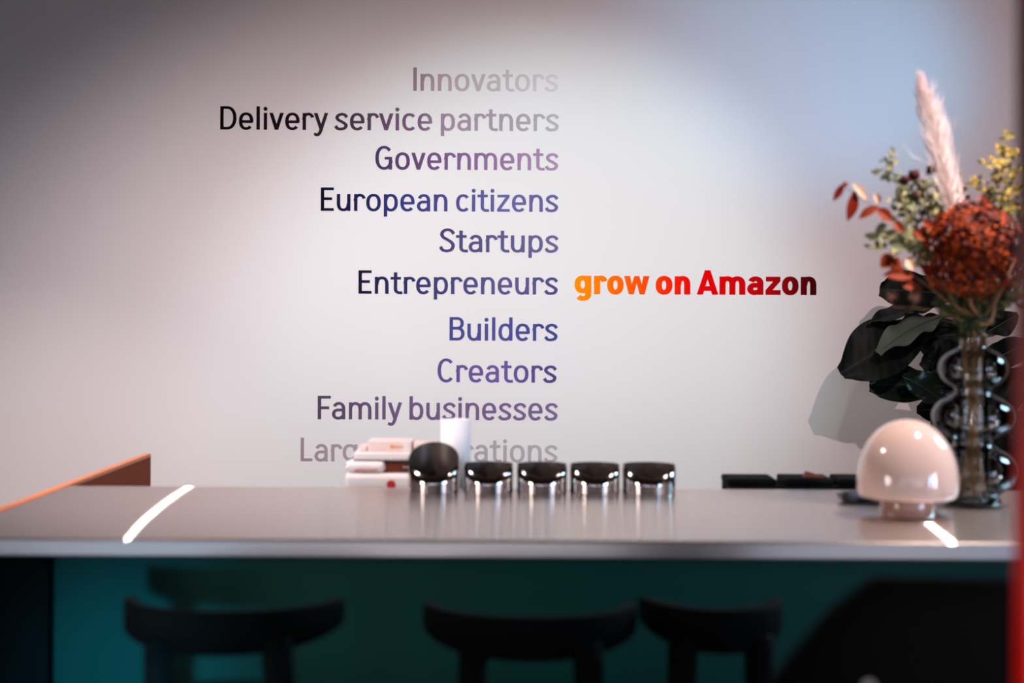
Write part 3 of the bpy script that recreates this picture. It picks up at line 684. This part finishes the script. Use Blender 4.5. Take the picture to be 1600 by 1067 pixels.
# bare beige stem at the right
path, foot = stem_path([(1546, 505), (1556, 472), (1572, 438), (1584, 408)], 3.49); m = MB(); m.tube(path, 0.0026, 0.002, 7)
tag(m.build('dried_twig', mat('beige_twig', srgb(186, 140, 104), .7, noise=(30, srgb(160, 116, 84))), None, foot), 'bare beige twig leaning right out of the vase', 'dried stem', BQ)

# hydrangea head
path, foot = stem_path([(1516, 470), (1517, 400)], 3.50); hy = empty('hydrangea', foot, 'large round russet dried hydrangea head above the glass vase', 'flower', BQ)
m = MB(); m.tube(path, 0.004, 0.0035, 8); m.build('stem', brown, hy)
hc = at(1517, 391, 3.50); hr = 79*3.50/F; m = MB(); N = 620
for k in range(N):
    zz_ = 1-2*(k+.5)/N; th = k*2.39996; rr_ = math.sqrt(1-zz_*zz_); v = Vector((rr_*math.cos(th), rr_*math.sin(th), zz_))
    lump = 1+0.10*math.sin(v.x*5+1)*math.sin(v.z*6+2)+rnd.uniform(-.10, .05)
    p = hc+Vector((v.x*hr*1.0, v.y*hr*.9, v.z*hr*.90))*lump
    u = v.cross(Vector((rnd.gauss(0, 1), rnd.gauss(0, 1), rnd.gauss(0, 1)))).normalized(); t_ = v.cross(u)
    s_ = rnd.uniform(.010, .0155)
    for j in range(4):
        a = j*math.pi/2; e = (u*math.cos(a)+t_*math.sin(a)+v*rnd.uniform(-.1, .55)).normalized()
        m.leaf(p, p+e*s_, s_*.95, v, .15, .12, nu=3, nv=1)
m.build('flower_head', island_mat('russet_petal', [srgb(66, 16, 6), srgb(118, 38, 12), srgb(38, 12, 6), srgb(176, 72, 18), srgb(80, 28, 14), srgb(50, 18, 12)], .6), hy)
# pampas plume
pc_ = [(1500, 420), (1490, 340), (1478, 280), (1463, 215), (1451, 170), (1443, 140)]
path, foot = stem_path(pc_, 3.56); pl = empty('pampas_plume', foot, 'tall pale pampas grass plume rising above the bouquet', 'dried stem', BQ)
m = MB(); m.tube(path, 0.0022, 0.0008, 6); m.build('stem', brown, pl)
cur = catmull([at(x, y, 3.56) for x, y in pc_[1:]], 10); m = MB(); nC = len(cur)
for k in range(1250):
    t = rnd.random()**0.85; i = min(int(t*(nC-1)), nC-2); p = cur[i].lerp(cur[i+1], t*(nC-1)-i); ax = (cur[min(i+1, nC-1)]-cur[i]).normalized()
    wd = 0.030*math.sin(math.pi*min(1, (0.30+t*.70)))**0.7+0.003
    a = rnd.uniform(0, 2*math.pi); sd = Vector((math.cos(a), math.sin(a), 0)); sd = (sd-ax*sd.dot(ax)).normalized()
    ln = rnd.uniform(.05, .11)*(1-.45*t); sp = wd*rnd.uniform(.2, 1.35)*(2.0 if rnd.random() < .05 else 1)
    e1 = p+ax*ln*.5+sd*sp*.75; e2 = p+ax*ln+sd*sp*1.0
    q = ax.cross(Vector((0, -1, 0))).normalized()*0.0007
    m.add([p-q, p+q, e1+q, e1-q, e2], [[0, 1, 2, 3], [3, 2, 4]], True)
m.build('plume', island_mat('cream_plume', [srgb(236, 222, 216), srgb(246, 240, 238), srgb(206, 172, 156), srgb(240, 230, 228)], .8), pl)

# ------------------------------------------------------------------ fiddle leaf plant behind the counter
PD = 5.53
fx = at(1530, 700, PD).x
plant = empty('fiddle_leaf_plant', (fx, PD, 0), 'dark large leaved fiddle leaf plant between the vase and the wall', 'plant')
M['pot'] = mat('grey_pot', (0.2, 0.19, 0.18, 1), .7, noise=(10, (0.24, 0.23, 0.22, 1)))
m = MB(); m.lathe([(0, 0.002), (.13, 0.002), (.17, .30), (.16, .30), (.15, .27), (0, .27)], (fx, PD, 0), 40); m.build('pot', M['pot'], plant)
stem = catmull([(fx, PD, .27), (fx-.02, PD, .6), (fx+.01, PD+.02, 1.0), (fx-.02, PD, 1.35), (fx, PD, 1.72)], 8)
m = MB(); m.tube(stem, .014, .008, 8); m.build('trunk', brown, plant)
lm = bpy.data.materials.new('fiddle_leaf'); lm.use_nodes = True; nt = lm.node_tree; bs = nt.nodes['Principled BSDF']
tc = nt.nodes.new('ShaderNodeTexCoord'); wv = nt.nodes.new('ShaderNodeTexWave'); wv.inputs['Scale'].default_value = 9; wv.inputs['Distortion'].default_value = 4; wv.inputs['Detail'].default_value = 2
mx = nt.nodes.new('ShaderNodeMix'); mx.data_type = 'RGBA'; mx.inputs['A'].default_value = srgb(6, 12, 9); mx.inputs['B'].default_value = srgb(13, 21, 16)
bp = nt.nodes.new('ShaderNodeBump'); bp.inputs['Strength'].default_value = .12; bp.inputs['Distance'].default_value = .004
nt.links.new(tc.outputs['Object'], wv.inputs['Vector']); nt.links.new(wv.outputs['Fac'], mx.inputs['Factor']); nt.links.new(mx.outputs['Result'], bs.inputs['Base Color'])
nt.links.new(wv.outputs['Fac'], bp.inputs['Height']); nt.links.new(bp.outputs[0], bs.inputs['Normal']); bs.inputs['Roughness'].default_value = .5; bs.inputs['Specular IOR Level'].default_value = .12
glossy_leaf = mat('glossy_leaf', srgb(10, 22, 18), .24, noise=(14, srgb(18, 36, 26), (1, 1, 3)), bump=.5)
under = mat('leaf_underside', srgb(70, 78, 66), .6, noise=(12, srgb(56, 64, 54)))
rib = mat('leaf_rib', srgb(44, 56, 40), .5, noise=(12, srgb(36, 46, 34)))
def fiddle(b, t, wpx, face, d0=PD, d1=PD, curl=.15, wave=.06, mt=None, seed=0):
    B_, T_ = at(b[0], b[1], d0), at(t[0], t[1], d1)
    m = MB(); m.leaf(B_, T_, wpx*PD/F, face, curl, .10, 'fiddle', wave, 22, 6, ph=seed*1.7)
    lf = m.build('leaf', mt or lm, plant)
    near = min(stem, key=lambda p: (p-B_).length+abs(p.z-B_.z+.06))
    r_ = MB(); r_.tube(catmull([near, (near+B_)/2+Vector((0, 0, .015)), B_], 5), .004, .003, 6)
    n = Vector(face); ax = (T_-B_).normalized(); n = (n-ax*n.dot(ax)).normalized(); L_ = (T_-B_).length
    r_.tube([B_+ax*(L_*t_)+n*(curl*L_*(1-(t_*2-1)**2)*.5+.0012) for t_ in [i/8*.93 for i in range(9)]], .0028, .0012, 6)
    r_.build('petiole', rib, lf)
fiddle((1492, 462), (1374, 452), 78, (0, -1, .15), PD, PD-.05, seed=1)
fiddle((1470, 500), (1313, 584), 98, (-.15, -1, .35), PD, PD-.12, seed=2)
fiddle((1482, 478), (1358, 506), 60, (0, -.30, 1), PD-.02, PD-.12, .08, .05, seed=3)
fiddle((1476, 494), (1372, 552), 64, (.25, -.42, 1), PD-.10, PD-.20, .15, .09, seed=4, mt=under)
fiddle((1490, 606), (1358, 602), 74, (.22, -.9, .30), PD, PD-.05, seed=5, mt=glossy_leaf)
fiddle((1500, 640), (1432, 640), 54, (0, -1, 0), PD+.02, PD, seed=15)
fiddle((1484, 634), (1410, 588), 52, (.27, -.87, .38), PD-.08, PD-.16, .06, seed=6, mt=glossy_leaf)
fiddle((1540, 520), (1590, 490), 44, (.1, -1, .1), PD, PD-.05, seed=7)
fiddle((1545, 565), (1604, 535), 62, (.2, -1, .2), PD, PD-.08, seed=8)
fiddle((1530, 470), (1500, 390), 80, (0, -1, .1), PD, PD, seed=9)
fill = [((1520, 520), (1430, 530), 84), ((1525, 560), (1455, 580), 80), ((1535, 545), (1575, 580), 70), ((1520, 590), (1440, 560), 80), ((1535, 610), (1590, 640), 90), ((1520, 640), (1455, 690), 90),
        ((1540, 650), (1600, 700), 96), ((1525, 690), (1450, 745), 94), ((1540, 700), (1595, 770), 96), ((1530, 720), (1510, 800), 100), ((1525, 500), (1560, 420), 80), ((1530, 580), (1520, 650), 90),
        ((1535, 640), (1560, 740), 90), ((1515, 660), (1480, 780), 90), ((1545, 600), (1625, 600), 80)]
for k, (b, t, wd) in enumerate(fill): fiddle(b, t, wd, (rnd.uniform(-.3, .3), -1, rnd.uniform(-.1, .3)), PD+rnd.uniform(-.02, .08), PD+rnd.uniform(-.1, .12), seed=20+k)

# ------------------------------------------------------------------ foreground: stools, chair, red post
def stool(px0, px1, yt, d, label):
    A, B = at(px0, yt, d), at(px1, yt, d); xc = (A.x+B.x)/2; wd = B.x-A.x; zt = A.z
    yc = d+0.20
    root = empty('bar_stool', (xc, yc, 0), label, 'stool', 'black bar stools along the counter front')
    # curved backrest, open towards the counter
    m = MB(); n = 20; hb = 0.075; t = 0.022; vs = []; fs = []
    for i in range(n+1):
        a = math.radians(-86+172*i/n); c, s = math.cos(a), math.sin(a); taper = 0.45+0.55*math.cos(a*0.95)
        for rr_, zz_ in ((1, zt-hb*taper), (1, zt-0.004), (.995, zt), (1-t/(wd/2), zt), (1-t/(wd/2), zt-hb*taper)):
            vs.append((xc+s*wd/2*rr_, yc-c*0.20*rr_, zz_-(1-taper)*0.02))
    for i in range(n):
        for j in range(5): fs.append([i*5+j, i*5+(j+1) % 5, (i+1)*5+(j+1) % 5, (i+1)*5+j])
    fs.append([0, 1, 2, 3, 4][::-1]); fs.append([n*5+k for k in range(5)])
    m.add(vs, fs, True); m.build('backrest', M['black'], root)
    zs_ = 0.74
    m = MB(); m.lathe([(0, zs_-.045), (wd*.42, zs_-.045), (wd*.46, zs_-.03), (wd*.46, zs_-.008), (wd*.43, zs_), (0, zs_-.006)], (xc, yc, 0), 40); m.build('seat', M['black'], root)
    for sx in (-1, 1):
        m = MB(); m.tube([(xc+sx*wd*.25, yc-.165, zt-.05), (xc+sx*wd*.27, yc-.14, zs_-.02)], .028, .024, 10); m.build('back_post', M['black'], root)
        for sy in (-1, 1):
            m = MB(); m.tube([(xc+sx*wd*.26, yc+sy*.10, zs_-.044), (xc+sx*wd*.40, yc+sy*.16, 0.001)], .018, .013, 10); m.build('leg', M['black'], root)
    m = MB(); m.lathe([(wd*.335, .27), (wd*.355, .27), (wd*.355, .29), (wd*.335, .29), (wd*.335, .27)], (xc, yc, 0), 40); m.build('foot_ring', M['black'], root)
stool(150, 520, 957, 2.45, 'black bar stool at the left end of the counter front')
stool(650, 1010, 966, 2.45, 'black bar stool at the middle of the counter front')
stool(1012, 1252, 955, 2.50, 'black bar stool right of the middle one at the counter')
# dark upholstered chair at the lower right
d = 1.75; A, B = at(1235, 1067, d), at(1640, 925, d); ch = empty('lounge_chair', ((A.x+B.x)/2+.05, d+.25, 0), 'black upholstered high chair at the lower right, before the counter', 'chair')
m = MB(); n = 28; P_ = []
top_l, bot_l = at(1345, 915, d), at(1232, 1067, d); slope = (top_l.x-bot_l.x)/(top_l.z-bot_l.z); zt = top_l.z; zb0 = 0.55; xr = B.x
def xl(z): return bot_l.x+slope*(z-bot_l.z) if z > .86 else bot_l.x+slope*(.86-bot_l.z)
vs = []; fs = []; lev = [zb0+(zt-zb0)*i/16 for i in range(17)]
for i, z in enumerate(lev):
    rr_ = 0.03*(1-max(0, (i-13)/3)**2)**.5 if i > 13 else .03
    x0_, x1_ = xl(z)+(0.03-rr_), xr-(0.03-rr_)
    vs += [(x0_, d+.03, z), (x0_+.02, d+.03-rr_, z), (x1_-.02, d+.03-rr_, z), (x1_, d+.03, z), (x1_, d+.07, z), (x0_, d+.07, z)]
for i in range(16):
    for j in range(6): fs.append([i*6+j, i*6+(j+1) % 6, (i+1)*6+(j+1) % 6, (i+1)*6+j])
fs += [[0, 5, 4, 3, 2, 1], [96+k for k in range(6)]]
m.add(vs, fs, True); m.build('backrest', M['blackfab'], ch)
xm = (xl(.6)+xr)/2; hw = (xr-xl(.6))/2
m = MB(); m.box((xm, d+.28, .56), (hw*2, .48, .10), .03, seg=4); m.build('seat', M['blackfab'], ch)
for sx in (-1, 1):
    for sy in (.09, .47):
        m = MB(); m.tube([(xm+sx*(hw-.04), d+sy, .515), (xm+sx*(hw-.03), d+sy, .001)], .016, .012, 10); m.build('leg', M['black'], ch)
q = at(1358, 1073, d); m = MB(); m.ball((q.x, d+.001, q.z), .008, 12, 8, sq=(1, .5, 1)); m.build('button', M['card'], ch)['label'] = 'small white button'
# red post
d = 1.5; x0_ = at(1583, 533, d+.05).x; post = MB(); post.box((x0_+.05, d+.025, H/2), (.10, .05, H-.002), .006)
tag(post.build('red_post', M['red'], None, (x0_+.05, d+.025, 0)), 'red lacquered upright post at the right edge, nearest the camera', 'post')
